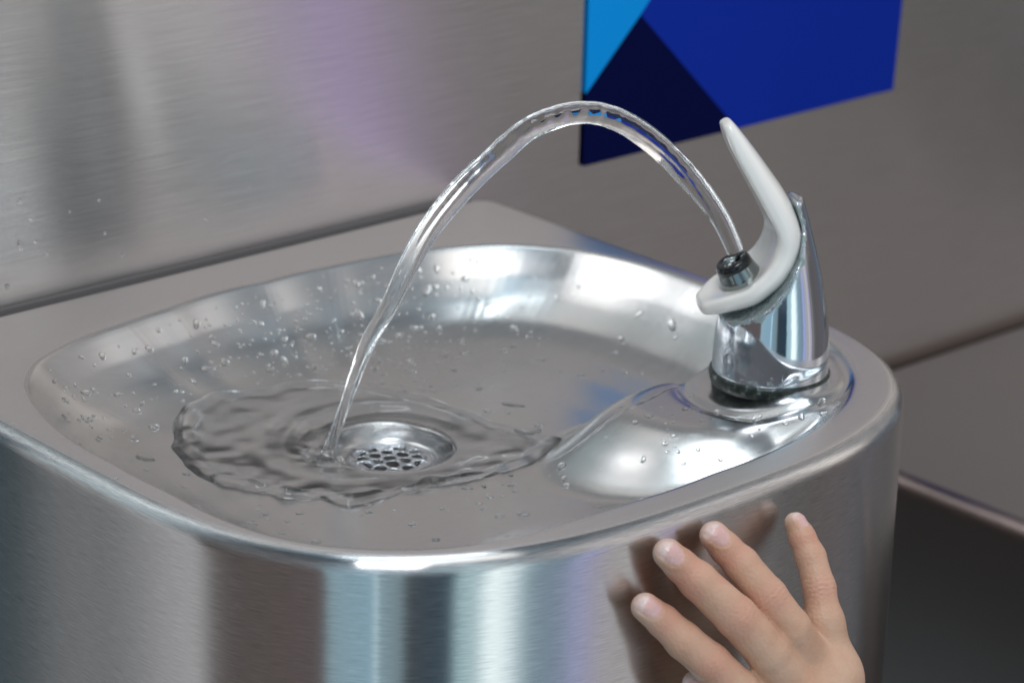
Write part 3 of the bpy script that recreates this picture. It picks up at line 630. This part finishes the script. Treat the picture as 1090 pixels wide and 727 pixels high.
def hand_sdf(P, detail=True):
    fs = {}
    for k, c in HD.items():
        f = None
        for i in range(len(c) - 1):
            a, b = c[i], c[i + 1]; g = cone(P, a[:3], b[:3], a[3], b[3]); f = g if f is None else smin(f, g, .0012)
        fs[k] = f
    # palm and back of the hand
    mc = {k: HD[k][5] for k in ('index', 'middle', 'ring', 'pinky')}
    palm = None
    wr = WR[0]
    segs = [(mc['index'], mc['middle'], .0082, .0088), (mc['middle'], mc['ring'], .0088, .0086), (mc['ring'], mc['pinky'], .0086, .0080)]
    for a, b, r1, r2 in segs:
        g = cone(P, a[:3], b[:3], r1, r2); palm = g if palm is None else smin(palm, g, .004)
    for k, r in (('index', .0085), ('middle', .0095), ('ring', .0095), ('pinky', .0085)):
        off = {'index': (-.010, 0, 0), 'middle': (-.004, 0, 0), 'ring': (.002, 0, 0), 'pinky': (.008, 0, 0)}[k]
        palm = smin(palm, cone(P, mc[k][:3], wr[:3] + off, r, .0105), .005)
    palm = smin(palm, cone(P, HD['pinky'][4][:3] + np.array([.0012, 0, -.004]), mc['pinky'][:3] + np.array([.0005, 0, -.004]), .0052, .0070), .004)
    for i in range(len(WR) - 1): palm = smin(palm, cone(P, WR[i][:3], WR[i + 1][:3], WR[i][3], WR[i + 1][3]), .006)
    # neighbouring fingers stay apart, each melts into the palm
    f = np.minimum(np.minimum(fs['index'], fs['middle']), np.minimum(fs['ring'], fs['pinky']))
    for a, b in (('index', 'middle'), ('middle', 'ring')):
        s = np.clip((HD[b][3, 2] - .006 - P[:, 2]) / .02, 0, 1) * .0030 + .0001
        f = np.minimum(f, smin(fs[a], fs[b], s))
    f = smin(f, palm, .0055); f = smin(f, fs['thumb'], .003)
    # tendons and knuckle heads
    for k in ('index', 'middle', 'ring', 'pinky'):
        c = mc[k][:3] + DORS * .0035; f = smin(f, np.linalg.norm(P - c, axis=1) - .0060, .008)
    if detail:
        near = f < .003
        d = np.zeros(len(P)); Q = P[near]
        dd = nail_disp(Q)
        for c, t, r, amp, sp in CREASE:
            q = Q - c; A = q @ t; rad = np.linalg.norm(q - np.outer(A, t), axis=1); dn = (q @ DORS) / np.maximum(rad, 1e-5)
            w = np.exp(-(A / (.0026 * sp)) ** 2) * (rad < r * 1.7) * sstep(.0, .7, dn); lat = q @ np.cross(t, DORS)
            A2 = A + 6.0 * lat ** 2 * np.sign(A) + .00025 * np.sin(lat * 1500)
            dd += .00018 * amp * w * np.cos(2 * np.pi * A2 / (.00155 * sp)) + .0001 * amp * w
        d[near] = dd; f = f + d
    return f
V1, F1 = surface_nets(hand_sdf, (-.196, -.345, -.128), (-.094, -.276, 0.0), .00065)
def extend_arm(V, F):
    # carry the open lower edge of the hand on as wrist and forearm, same mesh
    E = np.sort(np.concatenate([F[:, [0, 1]], F[:, [1, 2]], F[:, [2, 3]], F[:, [3, 0]]]), 1)
    u, c = np.unique(E, axis=0, return_counts=True); bd = u[c == 1]
    zlim = V[:, 2].min() + .004; bd = bd[(V[bd[:, 0], 2] < zlim) & (V[bd[:, 1], 2] < zlim)]
    nb = {}
    for a, b in bd: nb.setdefault(a, []).append(b); nb.setdefault(b, []).append(a)
    start = bd[0, 0]; loop = [start]; prev = None; cur = start
    while True:
        nx = [k for k in nb[cur] if k != prev]
        if not nx or nx[0] == start: break
        prev, cur = cur, nx[0]; loop.append(cur)
        if len(loop) > 5000: break
    L = V[loop]; c0 = L.mean(0); VV = [V]; FF = [tuple(f) for f in F]; base = len(V); n = len(loop); prevring = list(loop)
    area_ = np.cross(L - c0, np.roll(L, -1, 0) - c0).sum(0)[2]; ang = np.unwrap(np.arctan2(L[:, 1] - c0[1], L[:, 0] - c0[0]))
    path = [((-.1150, -.3240, -.140), .0145, .15), ((-.1125, -.3300, -.155), .0150, .4), ((-.108, -.345, -.185), .0170, .8), ((-.100, -.368, -.225), .0200, 1), ((-.090, -.400, -.275), .0225, 1), ((-.080, -.430, -.320), .0230, 1), ((-.078, -.436, -.328), .018, 1), ((-.077, -.4375, -.331), .006, 1)]
    r0 = np.linalg.norm(L[:, :2] - c0[:2], axis=1).mean()
    P0 = (c0, r0)
    rows = [(c0, r0, 0.)] + [(np.array(p), r, w) for p, r, w in path]
    for (ca, rra, wa), (cb, rrb, wb) in zip(rows[:-1], rows[1:]):
        for q in np.linspace(0, 1, 7)[1:]:
            c = ca + (cb - ca) * q; r = rra + (rrb - rra) * q; w = wa + (wb - wa) * q
            shape = (L - c0) * (r / r0); circ = np.stack([np.cos(ang) * r * 1.12, np.sin(ang) * r * .85, np.zeros(n)], 1)
            VV.append(c + shape * (1 - w) + circ * w); new = list(range(base, base + n)); base += n
            for i in range(n):
                j = (i + 1) % n; f = (prevring[i], prevring[j], new[j], new[i]); FF.append(f if area_ < 0 else f[::-1])
            prevring = new
    FF.append(tuple(prevring) if area_ < 0 else tuple(prevring[::-1]))
    return np.vstack(VV), FF
V2, F2 = extend_arm(V1, F1)
def skin():
    m, nt, b = mat('skin'); g = N(nt, 'ShaderNodeNewGeometry'); t = N(nt, 'ShaderNodeTexCoord')
    n1 = N(nt, 'ShaderNodeTexNoise', ins={'Scale': 75.0, 'Detail': 4.0}); nt.links.new(t.outputs['Object'], n1.inputs[0])
    n2 = N(nt, 'ShaderNodeTexNoise', ins={'Scale': 900.0, 'Detail': 3.0}); nt.links.new(t.outputs['Object'], n2.inputs[0])
    v = N(nt, 'ShaderNodeTexVoronoi', ins={'Scale': 900.0}); nt.links.new(t.outputs['Object'], v.inputs['Vector'])
    at = N(nt, 'ShaderNodeAttribute', attribute_name='tone'); sp = N(nt, 'ShaderNodeSeparateColor'); nt.links.new(at.outputs['Color'], sp.inputs[0])
    base = ramp(nt, n1.outputs[0], [(.3, (.53, .29, .19)), (.5, (.62, .37, .25)), (.7, (.67, .425, .30))])
    base = mixc(nt, mathn(nt, 'MULTIPLY', sp.outputs[1], .6), base, (.64, .27, .20))       # redder joints and tips
    base = mixc(nt, mathn(nt, 'MULTIPLY', sp.outputs[2], .8), base, (.66, .46, .38))          # paler fingertips
    nail = mixc(nt, mathn(nt, 'MULTIPLY', n1.outputs[0], .6), (.72, .42, .39), (.78, .52, .48))
    nail = mixc(nt, mathn(nt, 'MULTIPLY', at.outputs['Alpha'], .45), nail, (.86, .80, .74))
    base = mixc(nt, sp.outputs[0], base, nail)
    nt.links.new(base, b.inputs['Base Color'])
    nt.links.new(mathn(nt, 'SUBTRACT', .50, mathn(nt, 'MULTIPLY', sp.outputs[0], .26)), b.inputs['Roughness'])
    b.inputs['Subsurface Weight'].default_value = .16; b.inputs['Subsurface Radius'].default_value = (.0035, .0014, .0008); b.inputs['Subsurface Scale'].default_value = 1.0
    bp = N(nt, 'ShaderNodeBump', ins={'Strength': .30, 'Distance': .0004})
    nt.links.new(mathn(nt, 'ADD', v.outputs['Distance'], n2.outputs[0]), bp.inputs['Height']); nt.links.new(bp.outputs[0], b.inputs['Normal'])
    return m
hand = mesh_obj('person', V2, F2, skin())
tag(hand, "child's bare right hand pressed on the front of the fountain with spread fingers", 'person')
free = np.zeros(len(V2))
for k, (c, t, n, b, r) in NF.items():
    q = V2 - c; free = np.maximum(free, sstep(.55, .70, (q @ t - r * .16) / (r * .80) + .25 * ((q @ b) / (r * .64)) ** 2) * (np.linalg.norm(q, axis=1) < r * 1.6))
nm = nail_mask(V2); red = np.zeros(len(V2)); pale = np.zeros(len(V2))
for c, t, r, amp, sp in CREASE: red = np.maximum(red, amp * np.exp(-(np.linalg.norm(V2 - c - DORS * r * .5, axis=1) / (r * 1.0)) ** 2))
for k, (c, t, n, b, r) in NF.items():
    q = V2 - c; A = q @ t; dist = np.linalg.norm(q, axis=1)
    red = np.maximum(red, .8 * np.exp(-((A + r * 1.5) / (r * .9)) ** 2) * (dist < r * 4)); pale = np.maximum(pale, sstep(0, r * .8, A) * (dist < r * 3))
at = hand.data.color_attributes.new('tone', 'FLOAT_COLOR', 'POINT')
at.data.foreach_set('color', np.stack([nm, red, pale, free], 1).astype(np.float32).ravel())
